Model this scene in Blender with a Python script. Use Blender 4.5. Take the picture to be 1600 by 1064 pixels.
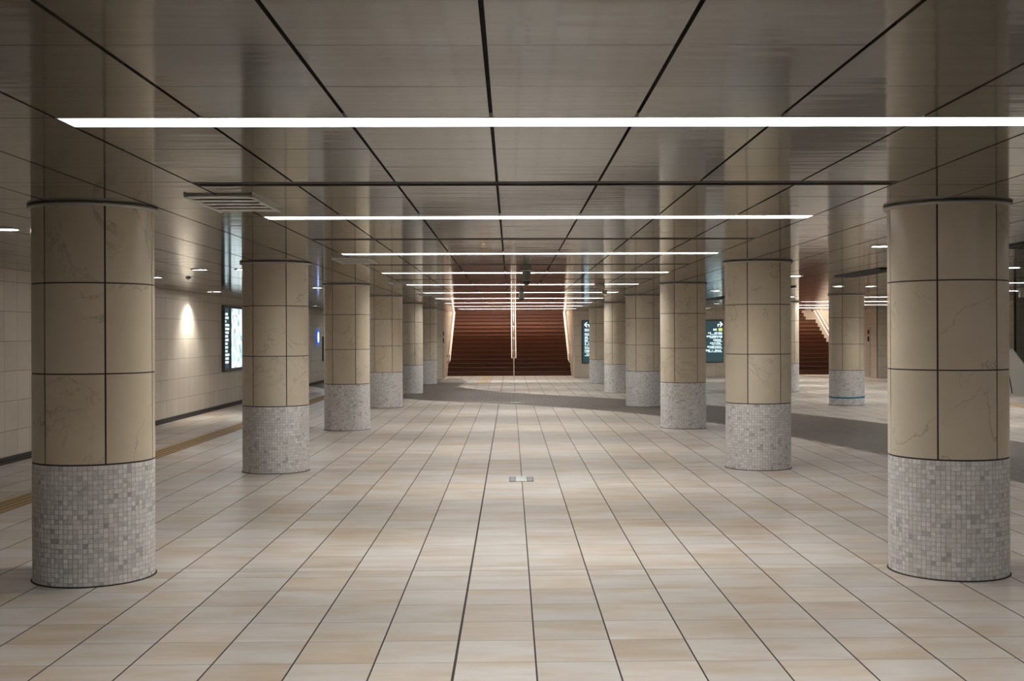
import bpy, math, random
from mathutils import Matrix, Vector
random.seed(7)
S = bpy.context.scene
for o in list(bpy.data.objects):
    bpy.data.objects.remove(o)
COL = S.collection
PI = math.pi

# ------------------------------------------------------------------ camera, world, exposure
H_EYE = 1.65
cam_d = bpy.data.cameras.new('camera')
cam = bpy.data.objects.new('camera', cam_d)
COL.objects.link(cam)
cam_d.sensor_width = 36.0
cam_d.lens = 1780 * 36 / 1600
cam_d.shift_x = -(823.04 - 800) / 1600
cam_d.shift_y = (522.31 - 532) / 1600
cam_d.clip_start = .05
cam_d.clip_end = 200
PSI, RHO = .0141, .0039
_f = Vector((math.sin(PSI), math.cos(PSI), 0))
_r0 = Vector((math.cos(PSI), -math.sin(PSI), 0))
_u0 = Vector((0, 0, 1))
_r = _r0 * math.cos(RHO) - _u0 * math.sin(RHO)
_u = _r0 * math.sin(RHO) + _u0 * math.cos(RHO)
M = Matrix((_r, _u, -_f)).transposed().to_4x4()
M.translation = (0, 0, H_EYE)
cam.matrix_world = M
S.camera = cam

world = bpy.data.worlds.new('world')
S.world = world
world.use_nodes = True
world.node_tree.nodes['Background'].inputs[0].default_value = (.8, .85, 1, 1)
world.node_tree.nodes['Background'].inputs[1].default_value = .02

S.view_settings.view_transform = 'Standard'
S.view_settings.look = 'None'
S.view_settings.gamma = 1
S.view_settings.use_curve_mapping = False
S.view_settings.exposure = 0.10
STRIP = 33.0          # strip lamp radiance
DOWN = 75.0
HC = 2.533            # ceiling height

# ------------------------------------------------------------------ materials
MATS = {}
def nt(name):
    m = bpy.data.materials.new(name)
    m.use_nodes = True
    t = m.node_tree
    b = t.nodes['Principled BSDF']
    MATS[name] = m
    return m, t, b

def node(t, kind, **kw):
    n = t.nodes.new(kind)
    for k, v in kw.items():
        if k.startswith('i_'):
            n.inputs[k[2:].replace('_', ' ')].default_value = v
        else:
            setattr(n, k, v)
    return n

def simple(name, col, rough=.5, metal=0.0, spec=.5, bump=0, bscale=40):
    m, t, b = nt(name)
    b.inputs['Base Color'].default_value = (*col, 1)
    b.inputs['Roughness'].default_value = rough
    b.inputs['Metallic'].default_value = metal
    b.inputs['Specular IOR Level'].default_value = spec
    tc = node(t, 'ShaderNodeTexCoord')
    nz = node(t, 'ShaderNodeTexNoise', i_Scale=bscale, i_Detail=3.0)
    t.links.new(tc.outputs['Object'], nz.inputs['Vector'])
    mr = node(t, 'ShaderNodeMapRange')
    mr.inputs['To Min'].default_value = rough * .9
    mr.inputs['To Max'].default_value = min(1, rough * 1.1)
    t.links.new(nz.outputs['Fac'], mr.inputs['Value'])
    t.links.new(mr.outputs[0], b.inputs['Roughness'])
    if bump:
        bp = node(t, 'ShaderNodeBump', i_Strength=bump, i_Distance=.002)
        t.links.new(nz.outputs['Fac'], bp.inputs['Height'])
        t.links.new(bp.outputs[0], b.inputs['Normal'])
    return m

def emis(name, col, s, pattern=None):
    m, t, b = nt(name)
    b.inputs['Base Color'].default_value = (*[c * .3 for c in col], 1)
    b.inputs['Roughness'].default_value = .4
    b.inputs['Emission Color'].default_value = (*col, 1)
    b.inputs['Emission Strength'].default_value = s
    return m

def mixrgb(t, a, b_, fac, blend='MIX'):
    n = node(t, 'ShaderNodeMix', data_type='RGBA', blend_type=blend)
    for src, idx in ((fac, 0), (a, 6), (b_, 7)):
        if isinstance(src, (int, float)):
            n.inputs[idx].default_value = src
        elif isinstance(src, tuple):
            n.inputs[idx].default_value = (*src, 1) if len(src) == 3 else src
        else:
            t.links.new(src, n.inputs[idx])
    return n.outputs[2]

def ramp(t, src, stops):
    n = node(t, 'ShaderNodeValToRGB')
    cr = n.color_ramp
    while len(cr.elements) < len(stops):
        cr.elements.new(.5)
    for e, (p, c) in zip(cr.elements, stops):
        e.position = p
        e.color = (*c, 1) if len(c) == 3 else c
    t.links.new(src, n.inputs[0])
    return n.outputs[0]

# floor tiles: each tile carries its own tone, with streaks running across the hall
m, t, b = nt('floor_tile')
at = node(t, 'ShaderNodeAttribute', attribute_name='tone')
tc = node(t, 'ShaderNodeTexCoord')
mp = node(t, 'ShaderNodeMapping'); mp.inputs['Scale'].default_value = (2.6, 9, 1)
t.links.new(tc.outputs['Object'], mp.inputs['Vector'])
va = node(t, 'ShaderNodeVectorMath', operation='ADD')
t.links.new(mp.outputs[0], va.inputs[0])
sc = node(t, 'ShaderNodeVectorMath', operation='SCALE'); sc.inputs['Scale'].default_value = 40
t.links.new(at.outputs['Color'], sc.inputs[0]); t.links.new(sc.outputs[0], va.inputs[1])
nz = node(t, 'ShaderNodeTexNoise', i_Scale=1.0, i_Detail=5.0, i_Roughness=.6, i_Distortion=.4)
t.links.new(va.outputs[0], nz.inputs['Vector'])
mp2 = node(t, 'ShaderNodeMapping'); mp2.inputs['Scale'].default_value = (1.6, 4, 1)
t.links.new(tc.outputs['Object'], mp2.inputs['Vector'])
va2 = node(t, 'ShaderNodeVectorMath', operation='ADD')
t.links.new(mp2.outputs[0], va2.inputs[0]); t.links.new(sc.outputs[0], va2.inputs[1])
nz2 = node(t, 'ShaderNodeTexNoise', i_Scale=1.0, i_Detail=3.0)
t.links.new(va2.outputs[0], nz2.inputs['Vector'])
s1 = ramp(t, nz.outputs['Fac'], [(.3, (.87, .855, .83)), (.65, (1.0, 1.0, 1.0))])
s2 = ramp(t, nz2.outputs['Fac'], [(.42, (1, 1, 1)), (.68, (.84, .72, .56))])
c = mixrgb(t, at.outputs['Color'], s1, 1.0, 'MULTIPLY')
c = mixrgb(t, c, s2, .8, 'MULTIPLY')
t.links.new(c, b.inputs['Base Color'])
mr = node(t, 'ShaderNodeMapRange'); mr.inputs['To Min'].default_value = .26; mr.inputs['To Max'].default_value = .42
t.links.new(nz.outputs['Fac'], mr.inputs['Value']); t.links.new(mr.outputs[0], b.inputs['Roughness'])
b.inputs['Specular IOR Level'].default_value = .45
bp = node(t, 'ShaderNodeBump', i_Strength=.12, i_Distance=.002)
t.links.new(nz.outputs['Fac'], bp.inputs['Height']); t.links.new(bp.outputs[0], b.inputs['Normal'])

simple('grout', (.035, .030, .026), .8)
simple('grout_light', (.13, .11, .09), .8)
simple('mosaic_grout', (.50, .495, .47), .8)

def tone_mat(name, rough, nscale, amount, spec=.5, dark=(.55, .55, .55)):
    m, t, b = nt(name)
    at = node(t, 'ShaderNodeAttribute', attribute_name='tone')
    tc = node(t, 'ShaderNodeTexCoord')
    nz = node(t, 'ShaderNodeTexNoise', i_Scale=nscale, i_Detail=4.0, i_Distortion=.8)
    t.links.new(tc.outputs['Object'], nz.inputs['Vector'])
    s = ramp(t, nz.outputs['Fac'], [(.32, dark), (.5, (1, 1, 1))])
    t.links.new(mixrgb(t, at.outputs['Color'], s, amount, 'MULTIPLY'), b.inputs['Base Color'])
    b.inputs['Roughness'].default_value = rough
    b.inputs['Specular IOR Level'].default_value = spec
    return m
tone_mat('mosaic', .35, 30, .4)
tone_mat('brown_mosaic', .45, 12, .4)
tone_mat('wall_tile', .38, 2.5, .25, dark=(.8, .78, .75))

# ceiling panels: satin metal with slightly uneven faces
m, t, b = nt('ceiling_panel')
b.inputs['Base Color'].default_value = (.105, .098, .078, 1)
b.inputs['Metallic'].default_value = .12
b.inputs['Roughness'].default_value = .085
b.inputs['Specular IOR Level'].default_value = .5
tc = node(t, 'ShaderNodeTexCoord')
mp = node(t, 'ShaderNodeMapping'); mp.inputs['Scale'].default_value = (1.0, 8.0, 1)
t.links.new(tc.outputs['Object'], mp.inputs['Vector'])
nz = node(t, 'ShaderNodeTexNoise', i_Scale=1.2, i_Detail=1.0)
t.links.new(mp.outputs[0], nz.inputs['Vector'])
bp = node(t, 'ShaderNodeBump', i_Strength=.4, i_Distance=.003)
t.links.new(nz.outputs['Fac'], bp.inputs['Height']); t.links.new(bp.outputs[0], b.inputs['Normal'])

# polished cream stone with thin etched veins
def stone(name, base, base2, vein=.45, rough=.28):
    m, t, b = nt(name)
    tc = node(t, 'ShaderNodeTexCoord')
    oi = node(t, 'ShaderNodeObjectInfo')
    sc = node(t, 'ShaderNodeVectorMath', operation='SCALE'); 
    cmb = node(t, 'ShaderNodeCombineXYZ')
    for i in range(3): t.links.new(oi.outputs['Random'], cmb.inputs[i])
    t.links.new(cmb.outputs[0], sc.inputs[0]); sc.inputs['Scale'].default_value = 37
    at = node(t, 'ShaderNodeAttribute', attribute_name='tone')
    sc2 = node(t, 'ShaderNodeVectorMath', operation='SCALE'); sc2.inputs['Scale'].default_value = 60
    t.links.new(at.outputs['Color'], sc2.inputs[0])
    va = node(t, 'ShaderNodeVectorMath', operation='ADD')
    t.links.new(tc.outputs['Object'], va.inputs[0]); t.links.new(sc.outputs[0], va.inputs[1])
    vb = node(t, 'ShaderNodeVectorMath', operation='ADD')
    t.links.new(va.outputs[0], vb.inputs[0]); t.links.new(sc2.outputs[0], vb.inputs[1])
    n1 = node(t, 'ShaderNodeTexNoise', i_Scale=1.7, i_Detail=8.0, i_Roughness=.56, i_Distortion=.8)
    t.links.new(vb.outputs[0], n1.inputs['Vector'])
    n2 = node(t, 'ShaderNodeTexNoise', i_Scale=1.7, i_Detail=2.0)
    t.links.new(vb.outputs[0], n2.inputs['Vector'])
    d = node(t, 'ShaderNodeMath', operation='SUBTRACT'); d.inputs[1].default_value = .5
    t.links.new(n1.outputs['Fac'], d.inputs[0])
    a = node(t, 'ShaderNodeMath', operation='ABSOLUTE'); t.links.new(d.outputs[0], a.inputs[0])
    line = ramp(t, a.outputs[0], [(.0, (1, 1, 1)), (.010, (0, 0, 0))])
    mask = ramp(t, n2.outputs['Fac'], [(.43, (0, 0, 0)), (.56, (1, 1, 1))])
    v = node(t, 'ShaderNodeMath', operation='MULTIPLY')
    t.links.new(line, v.inputs[0]); t.links.new(mask, v.inputs[1])
    v2 = node(t, 'ShaderNodeMath', operation='MULTIPLY'); v2.inputs[1].default_value = vein
    t.links.new(v.outputs[0], v2.inputs[0])
    n3 = node(t, 'ShaderNodeTexNoise', i_Scale=5.0, i_Detail=5.0)
    t.links.new(vb.outputs[0], n3.inputs['Vector'])
    basec = mixrgb(t, base, base2, n3.outputs['Fac'])
    basec = mixrgb(t, basec, at.outputs['Color'], 1.0, 'MULTIPLY')
    cc = mixrgb(t, basec, tuple(x * .38 for x in base2), v2.outputs[0])
    t.links.new(cc, b.inputs['Base Color'])
    b.inputs['Roughness'].default_value = rough
    bp = node(t, 'ShaderNodeBump', i_Strength=.25, i_Distance=.002)
    bp.invert = True
    t.links.new(v2.outputs[0], bp.inputs['Height']); t.links.new(bp.outputs[0], b.inputs['Normal'])
    return m
stone('column_stone', (.70, .62, .50), (.60, .525, .415), .48)

simple('dark_metal', (.05, .048, .045), .4, .6)
simple('black', (.006, .006, .006), .3)
simple('void', (.012, .011, .010), .9)
simple('baseboard_dark', (.035, .03, .027), .55)
simple('steel', (.36, .36, .34), .42, .5)
simple('vent_metal', (.62, .63, .58), .38, .5)
simple('slot_metal', (.10, .092, .08), .5, .2)
simple('channel_white', (.8, .8, .8), .5)
simple('camera_grey', (.30, .30, .27), .45)
simple('beige_plastic', (.45, .40, .33), .5)
simple('rail_white', (.85, .78, .68), .35)
simple('stair_wall', (.62, .52, .41), .45)
simple('tactile', (.50, .33, .15), .6)
simple('pale_tactile', (.62, .46, .28), .6)
simple('tactile_groove', (.27, .17, .08), .7)
simple('pale_tactile_groove', (.48, .34, .2), .7)
simple('stone_trim', (.33, .28, .24), .5)
simple('step_brown', (.14, .047, .019), .6, bump=.3, bscale=90)
simple('nosing', (.02, .012, .010), .6)
simple('frame_dark', (.07, .085, .085), .4, .4)
simple('white_marble', (.82, .82, .78), .3)
simple('blue_tape', (.03, .22, .34), .5)
simple('plate_dark', (.06, .065, .075), .35, .5)
simple('plate_light', (.55, .55, .56), .35, .2)
simple('plate_white', (.85, .95, .93), .25)
simple('panel_grey', (.50, .46, .40), .4, .2)
emis('lamp_white', (1.0, .985, .945), STRIP)
emis('lamp_stair', (1.0, .93, .84), STRIP * 3.2)
emis('lamp_down', (1.0, .97, .95), DOWN)
emis('sign_teal', (.028, .062, .072), .9)
emis('sign_white', (.75, .95, 1.0), 1.6)
emis('sign_yellow', (.65, .72, .20), 1.0)
emis('sign_blue', (.02, .10, .55), .9)
emis('sign_glow', (.75, .88, 1.0), 1.8)
emis('board_glow', (.60, .85, 1.0), 7.0)
# backlit map poster: pale blocks, lines and pinkish patches printed on it
m, t, b = nt('map_print')
tc = node(t, 'ShaderNodeTexCoord')
mp = node(t, 'ShaderNodeMapping'); mp.inputs['Scale'].default_value = (1, 6, 9)
t.links.new(tc.outputs['Object'], mp.inputs['Vector'])
vo = node(t, 'ShaderNodeTexVoronoi', distance='CHEBYCHEV', i_Scale=1.0)
t.links.new(mp.outputs[0], vo.inputs['Vector'])
hs = node(t, 'ShaderNodeSeparateColor'); t.links.new(vo.outputs['Color'], hs.inputs[0])
c1 = ramp(t, hs.outputs[0], [(.0, (.30, .48, .55)), (.35, (.62, .84, .90)), (.6, (.92, 1, 1)), (.9, (.90, .98, 1)), (1.0, (.85, .45, .55))])
t.links.new(c1, b.inputs['Emission Color']); b.inputs['Emission Strength'].default_value = 1.1
b.inputs['Base Color'].default_value = (.2, .2, .2, 1); b.inputs['Roughness'].default_value = .2

# ------------------------------------------------------------------ mesh helper
class MB:
    def __init__(s):
        s.v = []; s.f = []; s.m = []; s.t = []; s.sm = []
    def face(s, pts, mat=0, tone=(1, 1, 1), smooth=False):
        i = len(s.v); s.v += [tuple(p) for p in pts]
        s.f.append(tuple(range(i, i + len(pts)))); s.m.append(mat); s.t.append(tone); s.sm.append(smooth)
    def faces(s, verts, faces, mat=0, tone=(1, 1, 1), smooth=False):
        i = len(s.v); s.v += [tuple(p) for p in verts]
        for f in faces:
            s.f.append(tuple(i + k for k in f)); s.m.append(mat); s.t.append(tone); s.sm.append(smooth)
    def box(s, x0, x1, y0, y1, z0, z1, mat=0, tone=(1, 1, 1)):
        v = [(x, y, z) for z in (z0, z1) for y in (y0, y1) for x in (x0, x1)]
        s.faces(v, [(0, 2, 3, 1), (4, 5, 7, 6), (0, 1, 5, 4), (2, 6, 7, 3), (0, 4, 6, 2), (1, 3, 7, 5)], mat, tone)
    def bbox(s, x0, x1, y0, y1, z0, z1, r=.004, mat=0):
        # box with chamfered vertical and horizontal edges
        import bmesh
        bm = bmesh.new()
        bmesh.ops.create_cube(bm, size=1)
        for vv in bm.verts:
            vv.co = Vector(((x0 + x1) / 2 + vv.co.x * (x1 - x0), (y0 + y1) / 2 + vv.co.y * (y1 - y0), (z0 + z1) / 2 + vv.co.z * (z1 - z0)))
        bmesh.ops.bevel(bm, geom=bm.edges[:], offset=r, segments=2, affect='EDGES', profile=.5)
        bm.verts.index_update()
        s.faces([v.co[:] for v in bm.verts], [[v.index for v in f.verts] for f in bm.faces], mat)
        bm.free()
    def lathe(s, prof, n=48, c=(0, 0), mat=0, smooth=True):
        v = [(c[0] + r * math.cos(2 * PI * k / n), c[1] + r * math.sin(2 * PI * k / n), z) for r, z in prof for k in range(n)]
        f = []
        for j in range(len(prof) - 1):
            for k in range(n):
                a = j * n + k; b2 = j * n + (k + 1) % n
                f.append((a, b2, b2 + n, a + n))
        s.faces(v, f, mat, smooth=smooth)
    def tube(s, pts, r, n=12, mat=0, caps=True):
        pts = [Vector(p) for p in pts]
        rings = []
        for i, p in enumerate(pts):
            a = pts[max(i - 1, 0)]; b2 = pts[min(i + 1, len(pts) - 1)]
            d = (b2 - a).normalized()
            up = Vector((1, 0, 0)) if abs(d.x) < .9 else Vector((0, 0, 1))
            e1 = d.cross(up).normalized(); e2 = d.cross(e1)
            rings.append([p + e1 * r * math.cos(2 * PI * k / n) + e2 * r * math.sin(2 * PI * k / n) for k in range(n)])
        v = [q for ring in rings for q in ring]
        f = []
        for j in range(len(pts) - 1):
            for k in range(n):
                a = j * n + k; b2 = j * n + (k + 1) % n
                f.append((a, b2, b2 + n, a + n))
        if caps:
            f.append(tuple(range(n - 1, -1, -1))); f.append(tuple((len(pts) - 1) * n + k for k in range(n)))
        s.faces(v, f, mat, smooth=True)
    def build(s, name, mats, parent=None, tones=False):
        me = bpy.data.meshes.new(name)
        me.from_pydata(s.v, [], s.f)
        for mn in ([mats] if isinstance(mats, str) else mats):
            me.materials.append(MATS[mn])
        me.polygons.foreach_set('material_index', s.m)
        me.polygons.foreach_set('use_smooth', s.sm)
        if tones:
            a = me.color_attributes.new('tone', 'FLOAT_COLOR', 'CORNER')
            buf = []
            for f, tn in zip(s.f, s.t):
                buf += [tn[0], tn[1], tn[2], 1.0] * len(f)
            a.data.foreach_set('color', buf)
        me.update()
        o = bpy.data.objects.new(name, me)
        COL.objects.link(o)
        if parent: o.parent = parent
        return o

def thing(name, label, cat, loc=(0, 0, 0), group=None, rz=0):
    o = bpy.data.objects.new(name, None); COL.objects.link(o)
    o.empty_display_size = .1
    o.location = loc; o.rotation_euler[2] = rz
    o['label'] = label; o['category'] = cat
    if group: o['group'] = group
    return o
def tag(o, label, cat, group=None):
    o['label'] = label; o['category'] = cat
    if group: o['group'] = group
    return o
def struct(name, mb, mats, tones=False):
    o = mb.build(name, mats, None, tones); o['kind'] = 'structure'; return o
def dup(root, loc, label, rz=0):
    r = root.copy(); COL.objects.link(r); r.location = loc; r.rotation_euler[2] = rz; r['label'] = label
    for ch in root.children:
        c2 = ch.copy(); COL.objects.link(c2); c2.parent = r
        for g in ch.children:
            d = g.copy(); COL.objects.link(d); d.parent = c2
    return r

# ------------------------------------------------------------------ floor
TW, TX0 = .4062, .1205
X_L, X_R, Y_N, Y_F = -6.55, 16.0, -6.0, 45.3
rows = []           # (y0, y1) of the tile rows, two narrow ones beside every column line
yl = 7.97
base = yl - 3 * 6.05
for b_ in range(0, 10):
    y = base + b_ * 6.05
    cuts = [0, .13] + [.13 + .4093 * k for k in range(1, 15)] + [6.05]
    for a_, c_ in zip(cuts[:-1], cuts[1:]):
        if Y_N - .5 < y + a_ and y + a_ < Y_F:
            rows.append((y + a_, min(y + c_, Y_F), a_ == 0))
mb = MB()
rnd = random.Random(3)
n0, n1 = math.ceil((X_L - TX0) / TW) - 1, int((X_R - TX0) / TW) + 1
for n in range(n0, n1):
    xa, xb = max(TX0 + n * TW, X_L), min(TX0 + (n + 1) * TW, X_R)
    gl = .0068 if n == -1 else .0044
    gr = .0068 if n + 1 == -1 else .0044
    for (ya, yb, first) in rows:
        g0 = .0038 if first else .0020
        k = rnd.gauss(0, 1)
        br = .70 + .032 * k
        warm = rnd.random()
        col = (br * 1.0, br * (.945 - .03 * warm), br * (.90 - .08 * warm * warm))
        if rnd.random() < .16: col = (col[0] * .93, col[1] * .87, col[2] * .80)
        mb.face([(xa + gl, ya + g0, 0), (xb - gr, ya + g0, 0), (xb - gr, yb - .0016, 0), (xa + gl, yb - .0016, 0)], 0, col)
mb.face([(X_L, Y_N, -.002), (X_R, Y_N, -.002), (X_R, Y_F, -.002), (X_L, Y_F, -.002)], 1)
mb.box(X_L, X_R, Y_N, Y_F, -.2, -.003, 1)
floor = struct('floor', mb, ['floor_tile', 'grout'], True)

# brown small-stone band sweeping through the paving
low = [(-6.55, 37.3), (-5.73, 34.99), (-4.3, 31.6), (-2.78, 29.55), (-2.1, 28.6), (-1.06, 27.64), (.19, 26.7), (1.16, 25.6), (2.2, 24.2), (3.0, 22.8), (3.75, 20.9), (4.4, 18.4), (4.77, 16.6), (5.08, 15.0), (5.55, 12.6), (5.9, 10.9), (6.1, 9.0), (6.15, 6.0), (6.0, 2.0), (5.6, -2.0), (5.0, -6.0)]
up = [(-6.55, 40.9), (-4.5, 41.45), (-2.55, 41.85), (-2.35, 42.6), (-2.12, 43.0), (-1.85, 42.6), (-1.66, 41.3), (-1.55, 40.2), (-1.52, 39.2), (-1.57, 38.2), (-1.66, 37.2), (-1.63, 36.3), (-1.45, 35.4), (-1.1, 34.4), (-.42, 32.9), (.78, 31.2), (2.08, 29.8), (3.2, 28.4), (4.3, 26.7), (5.1, 25.1), (5.82, 23.5), (6.4, 22.0), (6.95, 20.2), (7.4, 18.5), (7.72, 16.8), (7.95, 15.0), (8.1, 12.0), (8.1, 8.0), (7.9, 2.0), (7.5, -2.0), (7.0, -6.0)]
import bmesh as _bm
outline = low + up[::-1]
def inside(x, y, P):
    c_ = False; j = len(P) - 1
    for i in range(len(P)):
        if (P[i][1] > y) != (P[j][1] > y) and x < (P[j][0] - P[i][0]) * (y - P[i][1]) / (P[j][1] - P[i][1]) + P[i][0]: c_ = not c_
        j = i
    return c_
mb = MB()
mb.face([(x, y, .0015) for x, y in outline], 1)
for i in range(len(outline)):
    p, q = outline[i], outline[(i + 1) % len(outline)]
    mb.face([(p[0], p[1], 0), (q[0], q[1], 0), (q[0], q[1], .0015), (p[0], p[1], .0015)], 1)
P_ = TW / 4
for i in range(int((X_L - TX0) / P_), int(8.4 / P_)):
    for j in range(int(-6 / P_), int(43.2 / P_)):
        x, y = TX0 + i * P_, j * P_
        if all(inside(a_, b_, outline) for a_, b_ in ((x, y), (x + P_, y), (x, y + P_), (x + P_, y + P_))):
            br = .15 + rnd.gauss(0, .02)
            mb.face([(x + .004, y + .004, .003), (x + P_ - .004, y + .004, .003), (x + P_ - .004, y + P_ - .004, .003), (x + .004, y + P_ - .004, .003)], 0, (br * .95, br * .77, br * .64))
band = mb.build('mosaic_band', ['brown_mosaic', 'stone_trim'], floor, True)
band['label'] = 'brown small-stone band curving across the pale floor'
# grey stone strip across the hall before the stairs
mb = MB(); mb.box(-1.5, X_R - .02, 38.52, 38.66, -.001, .002)
o = mb.build('stone_strip', 'stone_trim', floor)

# ------------------------------------------------------------------ ceiling
PW, PX0 = .5883, -.0759
MOD, L0, LW, SWD = 3.87, 4.64, .20, .18
PD = (MOD - LW - SWD) / 6
segs = []  # (y0,y1,kind,row)
for k in range(-3, 11):
    y = L0 + k * MOD
    segs.append((y, y + LW, 'light', k)); yy = y + LW
    for j in range(3): segs.append((yy, yy + PD, 'panel', 0)); yy += PD
    segs.append((yy, yy + SWD, 'slot', k)); yy += SWD
    for j in range(3): segs.append((yy, yy + PD, 'panel', 0)); yy += PD
Y_C = 44.1
ZONES = [(-3, 4, 0), (14, 21, 1)]          # panel columns that hold the strips
LIGHT_ROWS = {0: range(0, 10), 1: range(0, 10)}
SLOT_ROWS = {0: range(0, 6), 1: range(0, 6)}
mb = MB()
for n in range(-12, 28):
    xa, xb = max(PX0 + n * PW, X_L), min(PX0 + (n + 1) * PW, X_R)
    if xb - xa < .05: continue
    for (ya, yb, kind, row) in segs:
        if yb < Y_N or ya > Y_C: continue
        hole = False
        for z0, z1, zi in ZONES:
            if z0 <= n < z1:
                if kind == 'light' and row in LIGHT_ROWS[zi]: hole = True
                if kind == 'slot' and row in SLOT_ROWS[zi]: hole = True
        if hole: continue
        ya2, yb2 = max(ya, Y_N), min(yb, Y_C)
        gx, gy = .0075, .0026
        tl = [HC + rnd.gauss(0, .0004) for _ in range(4)]
        q = [(xa + gx, ya2 + gy), (xb - gx, ya2 + gy), (xb - gx, yb2 - gy), (xa + gx, yb2 - gy)]
        vs = [(x, y, z) for (x, y), z in zip(q, tl)] + [(x, y, HC + .02) for x, y in q]
        mb.faces(vs, [(0, 3, 2, 1), (0, 1, 5, 4), (1, 2, 6, 5), (2, 3, 7, 6), (3, 0, 4, 7)])
# backing above the panels, left open over the lamp and air channels
def back(x0, x1, y0, y1): mb.face([(x0, y0, HC + .02), (x0, y1, HC + .02), (x1, y1, HC + .02), (x1, y0, HC + .02)], 1)
edges = [X_L]
for z0, z1, zi in ZONES: edges += [PX0 + z0 * PW, PX0 + z1 * PW]
edges.append(X_R)
for i in range(0, len(edges) - 1):
    if i % 2 == 0: back(edges[i], edges[i + 1], Y_N, Y_C)
    else:
        y = Y_N; zi = i // 2
        for (ya, yb, kind, row) in segs:
            if (kind == 'light' and row in LIGHT_ROWS[zi]) or (kind == 'slot' and row in SLOT_ROWS[zi]):
                if ya > y: back(edges[i], edges[i + 1], y, ya); y = yb
        back(edges[i], edges[i + 1], y, Y_C)
struct('ceiling', mb, ['ceiling_panel', 'void'])

# ------------------------------------------------------------------ walls
def tiled_wall(name, p0, p1, z0, z1, tw, base_tone, zo=.025, th=.39, thick=.12, holes=(), mirror=1):
    """vertical tiled wall from p0 to p1 (tiles face the left-hand side of p0->p1), solid slab behind"""
    mb = MB()
    d = Vector((p1[0] - p0[0], p1[1] - p0[1])); L = d.length; d.normalize(); nrm = Vector((-d.y, d.x))
    def P(s, z, o): return (p0[0] + d.x * s + nrm.x * o, p0[1] + d.y * s + nrm.y * o, z)
    zs = [z0]; k = math.floor((z0 - zo) / th) + 1
    while zo + k * th < z1 - .01: zs.append(zo + k * th); k += 1
    zs.append(z1)
    r_ = random.Random(len(name) + int(L * 10))
    ns = max(1, round(L / tw)); w_ = L / ns
    for i in range(ns):
        for a_, c_ in zip(zs[:-1], zs[1:]):
            if c_ - a_ < .01: continue
            k_ = 1 + r_.gauss(0, .025)
            tn = tuple(q * k_ for q in base_tone)
            s0, s1 = i * w_ + .0022, (i + 1) * w_ - .0022
            mb.face([P(s1, a_ + .0025, 0), P(s0, a_ + .0025, 0), P(s0, c_ - .0025, 0), P(s1, c_ - .0025, 0)], 0, tn)
    a = [P(0, z0, -.002), P(L, z0, -.002), P(L, z0, -thick), P(0, z0, -thick)]
    c = [(x, y, z1) for x, y, _ in a]
    mb.faces(a + c, [(3, 2, 1, 0), (4, 5, 6, 7), (0, 1, 5, 4), (2, 3, 7, 6), (1, 2, 6, 5), (0, 4, 7, 3)], 1)
    return struct(name, mb, ['wall_tile', 'grout_light'], True)
WT = (.72, .63, .51)
WTL = (.62, .56, .47)
tiled_wall('wall_left', (X_L, Y_F), (X_L, Y_N), 0, HC, .385, WTL)     # faces +X
# (helper normal is left of the direction: going -Y, left is +X)
tiled_wall('wall_back', (X_R, Y_N), (X_L, Y_N), 0, HC, .6, WT)
for o in (bpy.data.objects['wall_back'],):
    pass
tiled_wall('wall_right', (X_R, Y_N), (X_R, 32.5), 0, HC, .6, WT)
tiled_wall('wall_stair_left', (-2.52, 41.6), (X_L, 41.6), 0, HC, .6, WT)
tiled_wall('wall_signs', (8.35, 43.0), (2.40, 43.0), 0, HC, .6, WT)
tiled_wall('wall_far_right', (X_R, 41.2), (13.33, 41.2), 0, HC, .6, WT)
tiled_wall('wall_hall_end', (13.78, 31.0), (12.9, 31.0), 0, HC, .44, WT)
tiled_wall('wall_hall_side', (X_R, 32.4), (13.90, 32.4), 0, HC, .6, (.52, .56, .50))
mb = MB(); mb.box(X_L + .001, X_L + .02, Y_N, 41.59, 0, .085)
mb.box(X_L + .001, X_L + .05, Y_N, 41.59, 0, .03)
struct('baseboard_left', mb, 'baseboard_dark')
mb = MB(); mb.box(13.79, 13.82, 30.95, 32.4, 0, HC - .001)
struct('trim_1', mb, 'dark_metal')
# vertical metal corner trims of the stair opening
mb = MB(); mb.box(2.375, 2.398, 42.985, 43.02, 0, HC - .001); struct('trim_2', mb, 'rail_white')
mb = MB(); mb.box(-2.518, -2.495, 41.585, 41.62, 0, HC - .001); struct('trim_3', mb, 'rail_white')

# stairwells: tiled side walls, upper back wall, roof
def well(tag_, xl, xr, yl_, yr_):
    for nm, a, b2 in (('wall_well_left_' + tag_, (xl, 62.0), (xl, yl_ + .125)), ('wall_well_right_' + tag_, (xr, yr_ + .125), (xr, 62.0))):
        tiled_wall(nm, a, b2, 0, 9.2, .6, (.60, .50, .395), thick=.12)
    tiled_wall('wall_well_back_' + tag_, (xr + .1, 62.0), (xl - .1, 62.0), 0, 9.2, .6, (.6, .5, .4))
    mb = MB(); mb.box(xl - .12, xr + .12, 44.10, 44.22, HC, 3.3)      # lintel face
    struct('wall_lintel_' + tag_, mb, 'stair_wall')
    # sloping soffit with a level top
    mb = MB()
    prof = [(44.16, 3.3), (44.9, 3.3), (57.0, 9.1), (62.0, 9.1)]
    for (ya, za), (yb, zb) in zip(prof[:-1], prof[1:]):
        v = [(xl - .12, ya, za), (xr + .12, ya, za), (xr + .12, yb, zb), (xl - .12, yb, zb)]
        v += [(x, y, z + .12) for x, y, z in v]
        mb.faces(v, [(0, 3, 2, 1), (4, 5, 6, 7), (0, 1, 5, 4), (1, 2, 6, 5), (2, 3, 7, 6), (3, 0, 4, 7)])
    struct('ceiling_well_' + tag_, mb, 'stair_wall')
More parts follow.
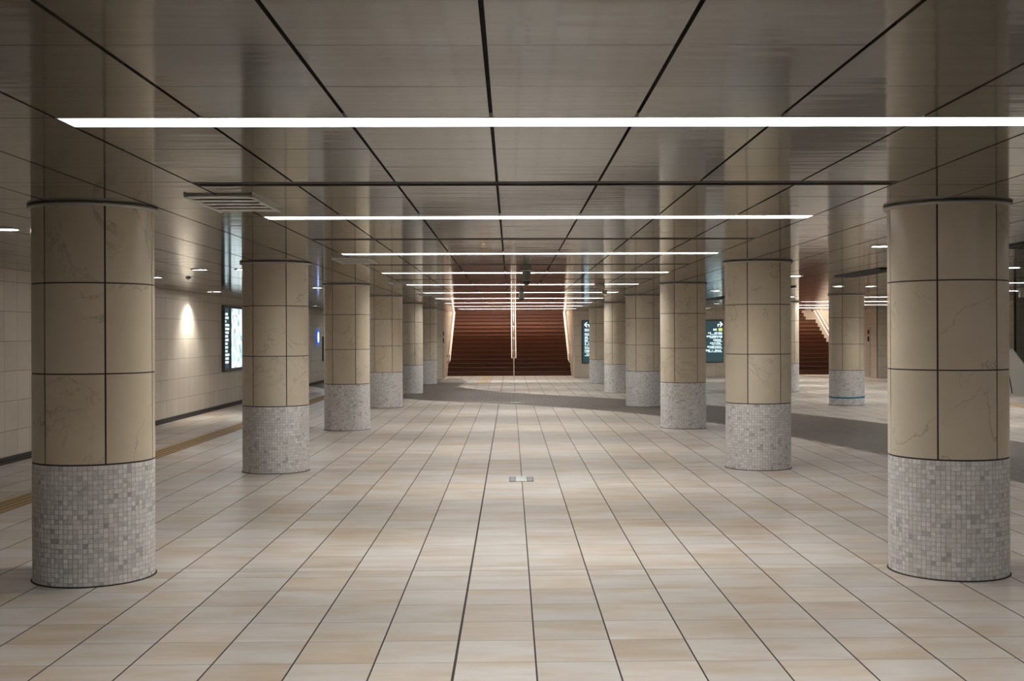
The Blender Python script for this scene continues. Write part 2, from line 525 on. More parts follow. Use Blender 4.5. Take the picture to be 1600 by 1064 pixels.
well('main', -2.52, 2.40, 41.6, 43.0)
well('side', 8.35, 13.33, 43.0, 41.2)

# ------------------------------------------------------------------ stairs
SY, TR, RI = 45.3, .33, .16
def step_mb(x0, x1, y0, y1, z):
    mb = MB()
    mb.box(x0, x1, y0, y1, z - RI, z - .012, 0)
    mb.box(x0, x1, y0 - .012, y1, z - .012, z, 0)
    mb.box(x0, x1, y0 - .016, y0 + .045, z - .036, z + .002, 1)
    # vertical joints of the riser facing
    nx = int((x1 - x0) / .6)
    for i in range(1, nx + 1):
        xx = x0 + i * (x1 - x0) / (nx + 1)
        mb.box(xx - .002, xx + .002, y0 - .001, y0, z - RI, z - .022, 1)
    return mb
def staircase(x0, x1, label):
    r = thing('staircase', label, 'stairs', ((x0 + x1) / 2, SY, 0))
    y = 0; k = 0
    w = (x1 - x0) / 2
    for k in range(1, 31):
        d = TR
        if k == 14: d = 1.7
        o = step_mb(-w, w, y, y + d + .03, k * RI).build('step', ['step_brown', 'nosing'], r)
        y += d
    o = MB(); o.box(-w, w, y, 61.9 - SY, 30 * RI - .1, 30 * RI); o.build('landing', 'step_brown', r)
    return r
staircase(-2.515, 2.395, 'wide brown tiled staircase straight ahead with a white double handrail up its middle')
staircase(8.355, 13.325, 'brown tiled staircase at the far right, partly hidden behind round columns')

def slope_z(y):       # nosing line height at world y
    return max(0, (y - SY)) / TR * RI + .1
def path_z(y, h_):
    if y < SY: return h_
    s1 = SY + 13 * TR
    if y <= s1: return h_ + (y - SY) / TR * RI
    if y <= s1 + 1.5: return h_ + 13 * RI
    return h_ + 13 * RI + (y - s1 - 1.5) / TR * RI
def rail_pts(x, h_, ya, yb, drop=0):
    ys = [ya, SY, SY + 13 * TR, SY + 13 * TR + 1.5, yb]
    return [(x, y, path_z(y, h_)) for y in ys]
r = thing('handrail', 'white double handrail on posts up the middle of the wide brown staircase', 'handrail', (.12, 44.9, 0))
def R(pts): return [(x - .12, y - 44.9, z) for x, y, z in pts]
for xx in (.04, .20):
    mb = MB(); mb.tube(R(rail_pts(xx, .72, 44.9, 53)), .021); mb.build('rail', 'rail_white', r)
mb = MB(); mb.tube([(-.08, 0, .72), (.08, 0, .72)], .021); mb.build('end_bar', 'rail_white', r)
for i in range(8):
    yy = 44.9 + i * 1.02
    zb = 0 if i == 0 else max(0, path_z(yy, 0)) 
    if i: zb = math.floor((yy - SY) / TR + 1) * RI if yy < SY + 14 * TR else 14 * RI
    mb = MB(); mb.tube([(0, yy - 44.9, zb), (0, yy - 44.9, path_z(yy, .72))], .021)
    mb.build('post', 'rail_white', r)
    if i:
        mb = MB(); mb.tube([(-.08, yy - 44.9, path_z(yy, .70)), (.08, yy - 44.9, path_z(yy, .70))], .012); mb.build('crossbar', 'rail_white', r)
def wall_rail(xw, side, label, ya=45.0):
    r = thing('handrail', label, 'handrail', (xw, ya, 0))
    for h_, off in ((.62, .10), (.86, .085)):
        mb = MB()
        p = rail_pts(side * off, h_, ya, 53)
        p = [(side * .01, p[0][1] - .0, p[0][2] - .06), (side * off, p[0][1] - .02, p[0][2] - .05)] + p
        mb.tube([(x, y - ya, z) for x, y, z in p], .024); mb.build('rail', 'rail_white', r)
    for i in range(7):
        yy = ya + .35 + i * 1.1
        for h_, off in ((.62, .10), (.86, .085)):
            mb = MB(); mb.tube([(0, yy - ya, path_z(yy, h_) - .06), (side * off, yy - ya, path_z(yy, h_) - .06), (side * off, yy - ya, path_z(yy, h_) - .01)], .008, 8)
            mb.build('bracket', 'steel', r)
wall_rail(-2.52, 1, 'white double handrail on the left wall of the wide brown staircase')
wall_rail(2.40, -1, 'white double handrail on the right wall of the wide brown staircase')
wall_rail(13.33, -1, 'white double handrail on the right wall of the far right staircase')

# ------------------------------------------------------------------ columns
CR = .398
def mosaic_part(parent, rows_=25, z1=.797, seed=1):
    mb = MB(); rr = random.Random(seed)
    n = 78; hz = (z1) / rows_
    mb.lathe([(CR - .003, 0), (CR - .003, z1)], 96, mat=1)
    prev = {}
    for j in range(rows_):
        i = 0
        off = rr.random() * .4
        while i < n:
            w_ = 1
            if rr.random() < .10 and i < n - 1: w_ = 2
            g = .06
            a0 = 2 * PI * (i + off * .0 + g) / n; a1 = 2 * PI * (i + w_ - g) / n
            br = min(.90, max(.3, .80 + rr.gauss(0, .07)))
            q = rr.random()
            if q < .05: br = .50 + rr.random() * .12
            elif q > .91: br = .76 + rr.random() * .1
            wm = rr.random()
            tn = (br, br * (.985 - .015 * wm), br * (.985 - .04 * wm))
            am = (a0 + a1) / 2
            za, zb = j * hz + .0014, (j + 1) * hz - .0014
            def p(a, z): return (CR * math.sin(a), -CR * math.cos(a), z)
            mb.face([p(a0, za), p(a1, za), p(a1, zb), p(a0, zb)], 0, tn)
            i += w_
    return mb.build('mosaic_base', ['mosaic', 'mosaic_grout'], parent, True)
def shaft_part(parent, seed=1):
    mb = MB(); rr = random.Random(seed)
    mb.lathe([(CR - .0035, .797), (CR - .0035, HC)], 96, mat=1)
    zs = [.803, 1.40, 2.0, HC - .002]
    for k in range(6):
        a0, a1 = math.radians(-30 + 60 * k) + .015, math.radians(30 + 60 * k) - .015
        for za, zb in zip(zs[:-1], zs[1:]):
            k_ = 1 + rr.gauss(0, .05); wm = rr.random() * .09
            tn = (k_, k_ * (1 - wm * .4), k_ * (1 - wm))
            N = 16; z0, z1 = za + .0045, zb - .0045
            v = []
            for i in range(N + 1):
                a = a0 + (a1 - a0) * i / N
                for rad, z in ((CR - .0035, z0), (CR, z0), (CR, z1), (CR - .0035, z1)):
                    v.append((rad * math.sin(a), -rad * math.cos(a), z))
            f1 = []; f2 = []
            for i in range(N):
                o_ = i * 4
                f1.append((o_ + 1, o_ + 5, o_ + 6, o_ + 2))
                f2 += [(o_, o_ + 4, o_ + 5, o_ + 1), (o_ + 2, o_ + 6, o_ + 7, o_ + 3)]
            f2 += [(0, 1, 2, 3), (N * 4 + 3, N * 4 + 2, N * 4 + 1, N * 4)]
            mb.faces(v, f1, 0, tn, True)
            mb.faces(v, f2, 0, tn, False)
    return mb.build('shaft', ['column_stone', 'grout'], parent, True)
GRP = 'round columns of cream stone over grey mosaic'
cols_ = [
    (-2.87, 7.89, 'nearest round column on the left, cream stone over a tall grey mosaic base'),
    (3.04, 7.89, 'nearest round column on the right, cream stone over a tall grey mosaic base'),
    (-2.87, 13.95, 'second round column in the left row, right beside the lit poster case'),
    (3.05, 14.02, 'second round column in the right row, beside the right lit sign'),
    (-2.87, 20.0, 'third round column from the camera in the left row of the central hall'),
    (3.03, 20.0, 'third round column from the camera in the right row, its base in the brown floor band'),
    (-2.87, 26.05, 'fourth round column in the left row, a dark vertical joint stain down its mosaic base'),
    (3.03, 26.05, 'fourth round column in the right row, on the rim of the brown floor band'),
    (-2.87, 32.1, 'fifth round column in the left row, standing on the brown floor band'),
    (3.03, 32.1, 'fifth round column in the right row, behind the fourth one'),
    (-2.87, 38.15, 'farthest round column of the left row, beside the wide brown staircase'),
    (3.03, 38.15, 'farthest round column of the right row, covering part of the left lit sign'),
    (7.72, 26.08, 'round column in the right hall wrapped with blue tape low on its grey mosaic base'),
    (7.74, 32.1, 'slim visible edge of a far round column left of the far right staircase'),
]
for i, (x, y, lab) in enumerate(cols_):
    if i == 0:
        c0 = thing('column', lab, 'column', (x, y, 0), GRP)
        mosaic_part(c0); shaft_part(c0)
        mb = MB(); mb.lathe([(CR, HC - .001), (CR + .022, HC - .001), (CR + .028, HC - .012), (CR + .022, HC - .024), (CR + .004, HC - .026), (CR, HC - .026)], 96)
        mb.build('collar', 'steel', c0)
        mb = MB(); mb.lathe([(CR, .008), (CR + .006, .006), (CR + .010, .0005)], 96); mb.build('sealant', 'grout', c0)
        mosv = []
        proto = c0
        shafts = [c0.children[1].data]
    else:
        c = dup(proto, (x, y, 0), lab)
        for ch in c.children:
            if ch.name.startswith('mosaic_base'): ch.rotation_euler[2] = i * 2 * PI * 11 / 78
            # three differently toned sets of stone panels
            if ch.name.startswith('shaft'): ch.rotation_euler[2] = (i % 6) * PI / 3

# blue tape wrapped round the base of the right hall column
mb = MB()
N = 64
v = []
for i in range(N):
    a = 2 * PI * i / N
    zc = .20 + .02 * math.sin(a - 1.0) - (.015 if 10 < i < 14 else 0)
    for rad, z in ((CR + .001, zc - .018), (CR + .004, zc - .017), (CR + .004, zc + .017), (CR + .001, zc + .018)):
        v.append((rad * math.sin(a), -rad * math.cos(a), z))
f = []
for i in range(N):
    a, b2 = i * 4, ((i + 1) % N) * 4
    for k in range(3): f.append((a + k, b2 + k, b2 + k + 1, a + k + 1))
mb.faces(v, f, 0, smooth=True)
kx, ky = CR * math.sin(.75), -CR * math.cos(.75)
mb.lathe([(0, .165), (.02, .17), (.028, .19), (.02, .205), (0, .21)], 10, c=(kx, ky))
o = mb.build('tape', 'blue_tape'); o.location = (7.72, 26.08, 0)
tag(o, 'thin blue tape tied low round the right hall column', 'tape')

# ------------------------------------------------------------------ strip lamps and air slots
CH = .10
def channel(x0, x1, w, depth, lamp):
    """channel open below, its mouth at z=0"""
    hx = (x1 - x0) / 2; t_ = .008
    mb = MB()
    mb.box(-hx, hx, -w / 2, -w / 2 + t_, -.001, depth)
    mb.box(-hx, hx, w / 2 - t_, w / 2, -.001, depth)
    mb.box(-hx, -hx + t_, -w / 2 + t_, w / 2 - t_, -.001, depth)
    mb.box(hx - t_, hx, -w / 2 + t_, w / 2 - t_, -.001, depth)
    mb.box(-hx, hx, -w / 2, w / 2, depth, depth + t_)
    return mb
ordn = ['nearest', 'second', 'third', 'fourth', 'fifth', 'sixth', 'seventh', 'eighth', 'ninth', 'tenth']
for zi, (z0, z1, _) in enumerate(ZONES):
    x0, x1 = PX0 + z0 * PW, PX0 + z1 * PW
    cx = (x0 + x1) / 2; hx = (x1 - x0) / 2
    pl = ps = None
    for k in LIGHT_ROWS[zi]:
        y = L0 + k * MOD + LW / 2
        if zi == 0:
            lab = ordn[k] + ' long white strip lamp from the camera across the central hall ceiling'
        else:
            lab = ordn[k] + ' long white strip lamp from the camera across the right hall ceiling'
        if pl is None:
            pl = thing('strip_light', lab, 'ceiling light', (cx, y, HC), 'strip lamps across the ' + ('central' if zi == 0 else 'right') + ' hall ceiling')
            channel(x0, x1, LW, CH, True).build('housing', 'channel_white', pl)
            mb = MB(); mb.box(-hx + .01, hx - .01, -LW / 2 + .009, LW / 2 - .009, CH - .012, CH - .002)
            mb.build('diffuser', 'lamp_white', pl)
        else:
            dup(pl, (cx, y, HC), lab)
    for k in SLOT_ROWS[zi]:
        y = L0 + k * MOD + LW + 3 * PD + SWD / 2
        lab = '%s dark air slot from the camera across the %s hall ceiling' % (ordn[k], 'central' if zi == 0 else 'right')
        if ps is None:
            ps = thing('air_slot', lab, 'air vent', (cx, y, HC), 'air slots across the ' + ('central' if zi == 0 else 'right') + ' hall ceiling')
            channel(x0, x1, SWD, .05, False).build('housing', 'slot_metal', ps)
            mb = MB(); mb.box(-hx + .01, hx - .01, -.012, .012, .004, .04)
            mb.build('divider', 'slot_metal', ps)
        else:
            dup(ps, (cx, y, HC), lab)

# round downlights in the aisles
dl = [(-4.15, 9.42), (-4.15, 15.28), (-3.57, 15.28), (-4.15, 21.2), (-3.59, 21.2), (-5.35, 17.25), (-5.89, 22.93), (-5.3, 22.96), (-5.9, 34.56), (-5.3, 34.56), (-3.6, 27.1),
      (3.77, 11.52), (4.38, 17.45), (4.23, 23.36), (6.16, 21.33), (6.78, 21.37), (6.79, 27.4), (6.82, 15.37), (6.1, 33.5), (6.88, 39.6), (4.3, 29.3), (-4.15, 3.5), (6.8, 9.4), (4.0, 5.5), (3.3, 41.2), (4.6, 41.2), (6.2, 41.2), (-5.2, 39.4)]  # last entries, near the far walls: unseen lamps added to brighten those walls
dlab = ['round lit downlight at the edge of view, beyond the nearest left column',
        'left one of the pair of lit downlights above the spotlit left wall', 'right one of the pair of lit downlights, touching the second left column',
        'lit downlight in the left aisle, hidden by the second left column', 'upper lit downlight in the gap right of the second left column',
        'lit downlight half hidden by the nearest left column, right of it', 'lit downlight above and left of the lit poster case',
        'lit downlight just left of the second left column, above the lit poster', 'lower lit downlight right of the second left column, above the blue round sign',
        'lit downlight by the left wall hidden behind the third left column', 'lit downlight hidden behind the third left column',
        'lit downlight touching the left side of the nearest right column', 'lit downlight touching the right side of the second right column',
        'upper lit downlight just left of the second right column', 'left one of the pair of downlights above the column with blue tape', 'right one of the pair of downlights above the column with blue tape',
        'smaller lit downlight right of the second right column, above the far round column', 'lit downlight right of the nearest right column, by the photo edge',
        'middle lit downlight left of the second right column above the right lit sign', 'lowest lit downlight left of the second right column', 'lit downlight hidden behind the third right column',
        'lit downlight in the left aisle beside the camera, outside the photo', 'lit downlight in the right aisle outside the photo', 'lit downlight by the right aisle beside the camera, outside the photo',
        'added unseen fill downlight near the left lit sign, hidden behind the farthest right column', 'added unseen fill downlight before the sign wall, hidden behind the fourth right column',
        'added unseen fill downlight near the right lit sign, hidden behind the third right column', 'added unseen fill downlight near the lit board, hidden behind the third left column']
pd = None
for (x, y), lab in zip(dl, dlab):
    if pd is None:
        pd = thing('downlight', lab, 'ceiling light', (x, y, HC), 'round downlights in the aisles')
        mb = MB(); mb.lathe([(.118, 0), (.118, -.006), (.108, -.010), (.100, -.008), (.098, -.003), (.098, .0)], 40); mb.build('trim_ring', 'steel', pd)
        mb = MB(); mb.lathe([(.0, -.0065), (.06, -.006), (.098, -.004)], 40); mb.build('lens', 'lamp_down', pd)
    else: dup(pd, (x, y, HC), lab)

# wall washing spot on the left wall
r = thing('spotlight', 'small recessed spotlight throwing a bright cone on the left tiled wall', 'ceiling light', (-6.10, 23.2, HC))
mb = MB(); mb.lathe([(.06, 0), (.06, -.006), (.045, -.008), (.043, -.002)], 32); mb.build('trim_ring', 'steel', r)
mb = MB(); mb.lathe([(0, -.003), (.043, -.003)], 32); mb.build('lens', 'lamp_down', r)
ld = bpy.data.lights.new('spot_lamp', 'SPOT'); ld.energy = 130; ld.spot_size = math.radians(104); ld.spot_blend = .9; ld.color = (1, .94, .85); ld.shadow_soft_size = .03
lo = bpy.data.objects.new('spot_lamp', ld); COL.objects.link(lo); lo.parent = r; lo.location = (0, 0, -.03)
lo.rotation_euler = Vector((-.30, 0, -1)).to_track_quat('-Z', 'Y').to_euler()

# ------------------------------------------------------------------ ceiling vents and grilles
vl = ['louvred metal air vent in the ceiling right of the nearest left column', 'second louvred ceiling vent, above the third left column', 'third louvred ceiling vent, above the fourth left column', 'fourth louvred ceiling vent, above the fifth left column', 'farthest louvred ceiling vent of the left side']
pv = None
for i, y in enumerate((7.16, 13.05, 18.9, 24.7, 30.5)):
    if pv is None:
        pv = thing('ceiling_vent', vl[i], 'air vent', (-1.83, y + .45, HC), 'louvred vents along the left joint of the ceiling')
        mb = MB()
        mb.box(-.215, -.195, -.45, .45, -.018, -.001); mb.box(.195, .215, -.45, .45, -.018, -.001)
        mb.box(-.195, .195, -.45, -.43, -.012, -.001); mb.box(-.195, .195, .43, .45, -.012, -.001)
        mb.box(-.195, .195, -.43, .43, -.003, -.001, 1)
        mb.build('frame', ['vent_metal', 'dark_metal'], pv)
        for k in range(5):
            yy = -.36 + k * .18
            mb = MB()
            v = [(-.195, yy - .07, -.013), (.195, yy - .07, -.013), (.195, yy + .07, -.009), (-.195, yy + .07, -.009)]
            v += [(x_, y_, z_ + .003) for x_, y_, z_ in v]
            mb.faces(v, [(0, 3, 2, 1), (4, 5, 6, 7), (0, 1, 5, 4), (1, 2, 6, 5), (2, 3, 7, 6), (3, 0, 4, 7)])
            mb.build('slat', 'vent_metal', pv)
    else: dup(pv, (-1.83, y + .45, HC), vl[i])
gl = ['dark linear air grille at the right edge of the photo', 'dark linear air grille in the ceiling touching the left side of the nearest right column', 'short seen dark air grille right of the second right column', 'far dark air grille above the right lit sign']
pg = None
for i, y in enumerate((10.7, 16.6, 22.5, 28.4)):
    if pg is None:
        pg = thing('air_grille', gl[i], 'air vent', (5.22, y, HC), 'dark linear grilles in the right aisle ceiling')
        mb = MB()
        for (a0, a1, b0, b1) in ((-.17, -.15, -1.1, 1.1), (.15, .17, -1.1, 1.1), (-.15, .15, -1.1, -1.08), (-.15, .15, 1.08, 1.1)):
            mb.box(a0, a1, b0, b1, -.016, -.001)
        mb.box(-.15, .15, -1.08, 1.08, -.004, -.001, 1)
        mb.build('frame', ['dark_metal', 'void'], pg)
        for k in range(4):
            mb = MB(); xx = -.11 + k * .073
            mb.box(xx - .006, xx + .006, -1.08, 1.08, -.014, -.004); mb.build('slat', 'dark_metal', pg)
    else: dup(pg, (5.22, y, HC), gl[i])

# ------------------------------------------------------------------ dome cameras and small ceiling items
def dome_camera(x, y, s, lab, proto=[None]):
    if proto[0] is None:
        r = thing('security_camera', lab, 'security camera', (x, y, HC), 'dome cameras hanging from the ceiling'); proto[0] = r
        mb = MB(); mb.lathe([(0, -.001), (.088, -.001), (.088, -.010), (.08, -.014), (.055, -.016)], 36); mb.build('mount_plate', 'camera_grey', r)
        mb = MB(); mb.lathe([(.05, -.012), (.056, -.03), (.059, -.06), (.059, -.135), (.062, -.14), (.062, -.15), (.057, -.155)], 36); mb.build('housing', 'camera_grey', r)
        mb = MB(); mb.lathe([(.056, -.15), (.055, -.17), (.045, -.193), (.025, -.208), (0, -.213)], 36)
        mb.build('dome', 'black', r)
    else:
        r = dup(proto[0], (x, y, HC), lab)
    r.scale = (s, s, s)
dome_camera(.22, 15.6, 1, 'larger grey dome camera hanging near the middle of the ceiling')
dome_camera(.23, 23.7, .9, 'smaller, farther grey dome camera hanging near the middle of the ceiling')
dome_camera(10.7, 23.7, 1, 'grey dome camera at the right edge of the photo')
dome_camera(10.62, 40.0, .55, 'tiny dark dome camera in front of the far right staircase')
for (x, y, s, lab) in ((1.56, 19.95, 1, 'small beige box hanging under the ceiling in front of the fifth strip lamp'), (1.97, 23.9, .6, 'smaller beige box on the ceiling before the sixth strip lamp')):
    r = thing('ceiling_box', lab, 'ceiling box', (x, y, HC))
    mb = MB(); mb.bbox(-.09 * s, .09 * s, -.04, .04, -.085 * s, -.002, .006); mb.build('case', 'beige_plastic', r)
    mb = MB(); mb.box(-.02, .02, -.02, .02, -.004, -.0005); mb.build('mount', 'steel', r)
r = thing('smoke_detector', 'small round brownish detector on the ceiling above the spotlit left wall', 'smoke detector', (-4.9, 17.4, HC)); r.scale = (.65, .65, .65)
mb = MB(); mb.lathe([(0, -.001), (.06, -.001), (.06, -.018), (.05, -.026), (.035, -.028)], 32); mb.build('base', 'beige_plastic', r)
mb = MB(); mb.lathe([(.035, -.026), (.032, -.04), (.02, -.045), (0, -.046)], 32); mb.build('sensor_head', 'camera_grey', r)

# ------------------------------------------------------------------ tactile paving
def ribbed(name, pts, w, mat, lab, rib=True):
    """strip along a polyline with raised bars along it"""
    mb = MB(); pts = [Vector(p) for p in pts]
    L = []
    for i, p in enumerate(pts):
        d = (pts[min(i + 1, len(pts) - 1)] - pts[max(i - 1, 0)]).normalized(); L.append(Vector((d.y, -d.x)))
    def slab(o0, o1, z0, z1, m_=0):
        for i in range(len(pts) - 1):
            q = [pts[i] + L[i] * o0, pts[i] + L[i] * o1, pts[i + 1] + L[i + 1] * o1, pts[i + 1] + L[i + 1] * o0]
            v = [(a.x, a.y, z0) for a in q] + [(a.x, a.y, z1) for a in q]
            mb.faces(v, [(4, 5, 6, 7), (0, 1, 5, 4), (1, 2, 6, 5), (2, 3, 7, 6), (3, 0, 4, 7)], m_)
    slab(-w / 2, w / 2, -.001, .002, 1)
    for k in range(4):
        c_ = -w / 2 + w * (k + .5) / 4
        slab(c_ - .017, c_ + .017, .002, .007)
    o = mb.build(name, [mat, mat + '_groove']); return tag(o, lab, 'tactile paving')
ribbed('tactile_strip', [(-4.92, -6), (-4.92, 16), (-4.93, 24), (-4.98, 38.3)], .34, 'tactile', 'yellow-brown ribbed tactile strip running along the left aisle floor')
ribbed('tactile_strip', [(-.93, 38.72), (-.95, 45.1)], .42, 'pale_tactile', 'short pale orange tactile strip at the foot of the wide staircase')
ribbed('tactile_strip', [(11.3, 44.6), (12.3, 40.2), (12.75, 37.0), (12.9, 33.5), (11.95, 30.0), (11.3, 24)], .34, 'pale_tactile', 'orange-brown tactile strip slanting from the far right staircase')

# floor hatches on the centre line
hl = ['nearest small metal floor plate with a white middle, on the centre joint', 'second small metal floor plate, lying in the brown floor band', 'farthest small metal floor plate, near the wide staircase']
ph = None
for i, y in enumerate((12.96, 27.4, 38.35)):
    if ph is None:
        ph = thing('floor_plate', hl[i], 'floor plate', (.115, y, 0), 'floor plates on the centre line')
        mb = MB(); mb.box(-.138, .138, -.20, .20, 0, .0045); mb.build('frame', 'plate_dark', ph)
        mb = MB(); mb.box(-.062, .062, -.205, .205, .0045, .0065); mb.build('cover', 'plate_white', ph)
        for sx in (-1, 1):
            for sy in (-1, 1):
                mb = MB(); xa, xb = sorted((sx * .072, sx * .125))
                mb.box(xa, xb, sy * .09 - .045, sy * .09 + .045, .0045, .006); mb.build('insert', 'plate_light', ph)
    else:
        dup(ph, (.115, y, .003 if i == 1 else 0), hl[i])

# ------------------------------------------------------------------ lit signs on the far wall
def glyph_line(mb, x0, x1, zc, h_, y, rr, dense=.75):
    """a line of small stroke-built characters, too small to read"""
    x = x0; cw = h_ * .95
    while x + cw <= x1 + .002:
        if rr.random() < .94:
            for z_ in (zc - h_ * .40, zc, zc + h_ * .36):
                if rr.random() < dense: mb.box(x + cw * .08, x + cw * .88, y - .002, y, z_ - h_ * .07, z_ + h_ * .07)
            for k in (.12, .45, .78):
                if rr.random() < dense: mb.box(x + cw * k - h_ * .06, x + cw * k + h_ * .06, y - .002, y, zc - h_ * .45, zc + h_ * .45)
        x += cw * 1.02
def arrow(mb, x, z, s, side, y):
    """arrow with a turned-down tail; side -1 points left, +1 right; x is the tip"""
    def bar(p, q, w):
        p, q = Vector(p), Vector(q); d = (q - p).normalized(); n_ = Vector((-d.y, d.x)) * w / 2
        c = [p + n_, q + n_, q - n_, p - n_]
        v = [(a.x, y - .003, a.y) for a in c] + [(a.x, y, a.y) for a in c]
        mb.faces(v, [(0, 1, 2, 3), (7, 6, 5, 4), (0, 4, 5, 1), (1, 5, 6, 2), (2, 6, 7, 3), (3, 7, 4, 0)])
    w = s * .16
    bar((x, z), (x - side * s * .95, z), w)
    bar((x, z), (x - side * s * .48, z + s * .48), w); bar((x, z), (x - side * s * .48, z - s * .48), w)
    bar((x - side * s * .87, z + w / 2), (x - side * s * .87, z - s * .45), w)
def wall_sign(x0, x1, z0, z1, side, lab):
    Yw = 43.0
    r = thing('direction_sign', lab, 'sign', ((x0 + x1) / 2, Yw, 0), None)
    cx = (x0 + x1) / 2
    mb = MB(); fr = .05
    mb.box(x0 - cx, x0 - cx + fr, -.05, -.001, z0, z1); mb.box(x1 - cx - fr * .4, x1 - cx, -.05, -.001, z0, z1)
    mb.box(x0 - cx + fr, x1 - cx - fr * .4, -.05, -.001, z0, z0 + .04); mb.box(x0 - cx + fr, x1 - cx - fr * .4, -.05, -.001, z1 - .04, z1)
    mb.build('frame', 'frame_dark', r)
    mb = MB(); mb.box(x0 - cx + fr, x1 - cx - fr * .4, -.035, -.001, z0 + .04, z1 - .04)
    pnl = mb.build('panel', 'sign_teal', r)
    rr = random.Random(11 if side < 0 else 12)
    mb = MB(); s = .19; ya = -.036
    if side < 0:
        xs = x0 + fr + .06 - cx
        arrow(mb, xs, 2.0, s, -1, ya)
        for z_, w_ in zip((1.80, 1.64, 1.51, 1.39, 1.27, 1.13, 1.0, .87), (.5, .62, .8, .75, .9, .85, .7, .8)):
            glyph_line(mb, xs, xs + w_, z_ + .02, .062, ya, rr); glyph_line(mb, xs, xs + w_ * .8, z_ - .035, .028, ya, rr, .9)
    else:
        xe = x1 - fr * .4 - .015 - cx
        arrow(mb, xe, 2.0, s, 1, ya)
        glyph_line(mb, xe - .35, xe - .17, 1.80, .075, ya, rr)
        for z_, w_ in zip((1.655, 1.525, 1.39, 1.27, 1.135, .995), (.545, .6, .35, .475, .575, .65)):
            glyph_line(mb, xe - w_, xe, z_ + .02, .062, ya, rr); glyph_line(mb, xe - w_ * .85, xe, z_ - .035, .028, ya, rr, .9)
        yb = MB(); yb.box(xe - .15, xe, ya - .003, ya, 1.745, 1.855); yb.build('yellow_mark', 'sign_yellow', pnl)
    mb.build('lettering', 'sign_white', pnl)
wall_sign(2.68, 4.08, .55, 2.17, -1, 'dark teal lit sign with a white left-turning arrow, right of the wide staircase')
wall_sign(6.62, 8.04, .55, 2.17, 1, 'dark teal lit sign with a white right-turning arrow and a small yellow mark')

# lit poster case on the left wall
r = thing('poster_case', 'lit poster case on the left wall with dark text panel and white map', 'display', (X_L, 27.0, 0))
mb = MB(); y0, y1, z0, z1 = -1.1, 1.1, .82, 2.34
for a in ((y0, y0 + .06, z0, z1), (y1 - .06, y1, z0, z1), (y0 + .06, y1 - .06, z0, z0 + .07), (y0 + .06, y1 - .06, z1 - .06, z1), (-.56, -.47, z0 + .07, z1 - .06)):
    mb.box(.001, .07, a[0], a[1], a[2], a[3])
mb.build('frame', 'frame_dark', r)
mb = MB(); mb.box(.001, .045, y0 + .06, -.56, z0 + .07, z1 - .06); tp = mb.build('text_panel', 'sign_teal', r)
mb = MB(); mb.box(.001, .045, -.47, y1 - .06, z0 + .07, z1 - .06); mb.build('map_panel', 'map_print', r)
rr = random.Random(5); mb = MB()
z_ = z1 - .2
while z_ > z0 + .2:
    w_ = .15 + .25 * rr.random(); y_ = y0 + .09
    while y_ < y0 + .09 + w_:
        h_ = .05
        for zz in (-.4, 0, .4):
            if rr.random() < .8: mb.box(.045, .047, y_ + .003, y_ + .045, z_ + zz * h_ - .005, z_ + zz * h_ + .005)
        for yy in (.1, .8):
            if rr.random() < .8: mb.box(.045, .047, y_ + yy * h_ - .004, y_ + yy * h_ + .004, z_ - .024, z_ + .024)
        y_ += .055
    z_ -= .085
mb.build('lettering', 'sign_white', tp)

# round blue-rimmed sign and a second lit board further along the left wall
r = thing('round_sign', 'round lit white sign with a blue rim on the left wall beyond the poster', 'sign', (X_L, 38.65, 1.58))
def disc(rad, r0, x0, x1):
    mb = MB(); n = 40
    v = []
    for (ra, xx) in ((r0, x1), (rad, x1), (rad, x0)):
        v += [(xx, ra * math.cos(2 * PI * k / n), ra * math.sin(2 * PI * k / n)) for k in range(n)]
    f = [(a * n + k, a * n + (k + 1) % n, (a + 1) * n + (k + 1) % n, (a + 1) * n + k) for a in (0, 1) for k in range(n)]
    if r0 < 1e-4: r0 = 0
    mb.faces(v, f); return mb
disc(.28, .19, .001, .045).build('rim', 'sign_blue', r)
disc(.19, .0001, .001, .04).build('face', 'sign_glow', r)
r = thing('lit_board', 'dark framed lit board on the left wall, edge visible left of the third left column', 'display', (X_L, 40.22, 0))
mb = MB()
for a in ((-.55, -.50, .74, 1.6), (.50, .55, .74, 1.6), (-.5, .5, .74, .79), (-.5, .5, 1.55, 1.6)): mb.box(.001, .09, *a)
mb.build('frame', 'frame_dark', r)
mb = MB(); mb.box(.001, .05, -.5, .5, .79, 1.55); mb.build('panel', 'board_glow', r)

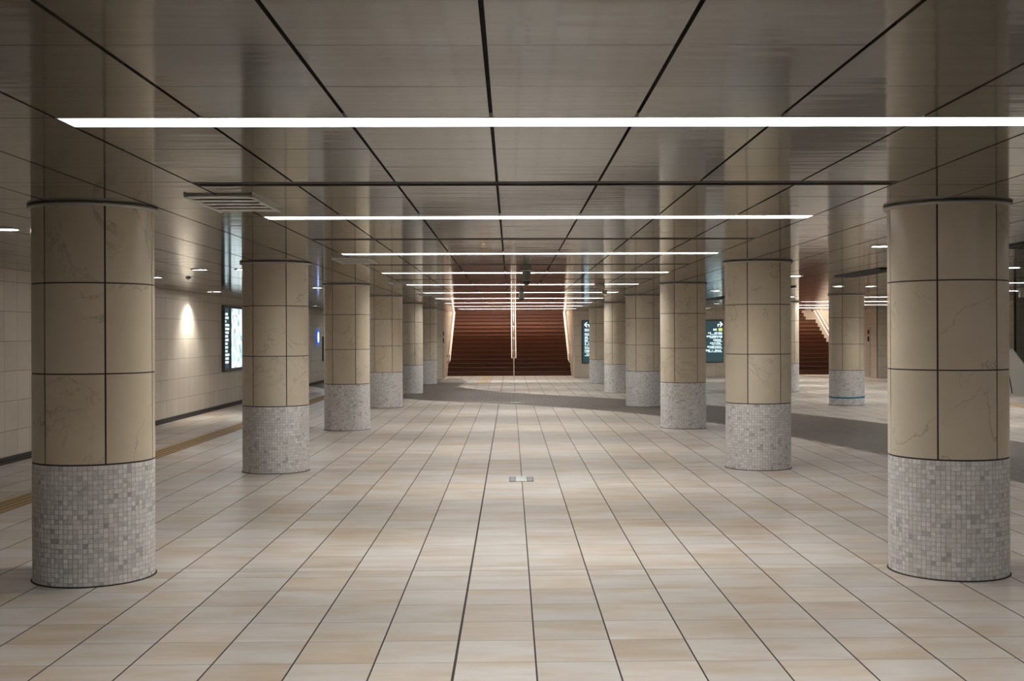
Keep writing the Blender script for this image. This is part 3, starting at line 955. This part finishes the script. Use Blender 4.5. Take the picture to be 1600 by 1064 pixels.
# tall control panels on the stair opening jambs
def control_panel(x, y, side, lab):
    r = thing('control_panel', lab, 'wall panel', (x, y, 0), 'tall panels on the stair opening walls')
    a, b2 = (.001, .018) if side > 0 else (-.018, -.001)
    mb = MB(); mb.box(a, b2, -.16, .16, .02, 1.87); mb.build('plate', 'panel_grey', r)
    for z0, z1, nm in ((1.62, 1.76, 'button'), (1.34, 1.52, 'keyhole_cover')):
        c, d = (b2, b2 + .03) if side > 0 else (a - .03, a)
        mb = MB(); mb.box(c, d, -.06, .06, z0, z1); mb.build(nm, 'black', r)
    for z0 in (.1, .45, .8, 1.15):
        c, d = (b2, b2 + .008) if side > 0 else (a - .008, a)
        mb = MB(); mb.box(c, d, -.15, -.12, z0, z0 + .08); mb.build('hinge', 'steel', r)
control_panel(-2.52, 42.3, 1, 'tall narrow wall panel with black fittings left of the wide staircase')
control_panel(13.33, 42.2, -1, 'tall narrow wall panel with black fittings right of the far right staircase')

# pale stone parapet at the right edge
r = thing('parapet', 'white sloping stone parapet at the right edge of the photo', 'parapet', (13.2, 30.1, 0))
mb = MB()
prof = [(-.9, 0), (-.9, 1.22), (.15, 1.22), (.95, .12), (.95, 0)]
v = [(x, 0, z) for x, z in prof] + [(x, .28, z) for x, z in prof]; n = len(prof)
mb.faces(v, [tuple(range(n)), tuple(range(2 * n - 1, n - 1, -1))] + [(i, i + n, (i + 1) % n + n, (i + 1) % n) for i in range(n)])
mb.build('slab', 'white_marble', r)
mb = MB()
v = [(-.02, -.003, .85), (.0, -.003, .85), (.14, -.003, .03), (.11, -.003, .03)]; v += [(x, 0, z) for x, _, z in v]
mb.faces(v, [(0, 1, 2, 3), (7, 6, 5, 4), (0, 4, 5, 1), (1, 5, 6, 2), (2, 6, 7, 3), (3, 7, 4, 0)])
mb.build('joint_strip', 'dark_metal', r)

# lamps in the stairwells (recessed in the sloping soffit)
for xc, lab in ((-.06, 'hall'), (10.84, 'side')):
    for j, (yy, zz) in enumerate(((47.95, 4.55), (52.0, 6.5))):
        r = thing('stairwell_light', 'long white lamp in the %s stairwell soffit, the %s one, hidden above' % ('wide' if lab == 'hall' else 'far right', ('lower', 'upper')[j]), 'ceiling light', (xc, yy, zz))
        mb = MB(); mb.box(-1.9, 1.9, -.12, .12, 0, .06); mb.build('housing', 'channel_white', r)
        mb = MB(); mb.box(-1.88, 1.88, -.1, .1, -.006, 0); mb.build('diffuser', 'lamp_stair', r)
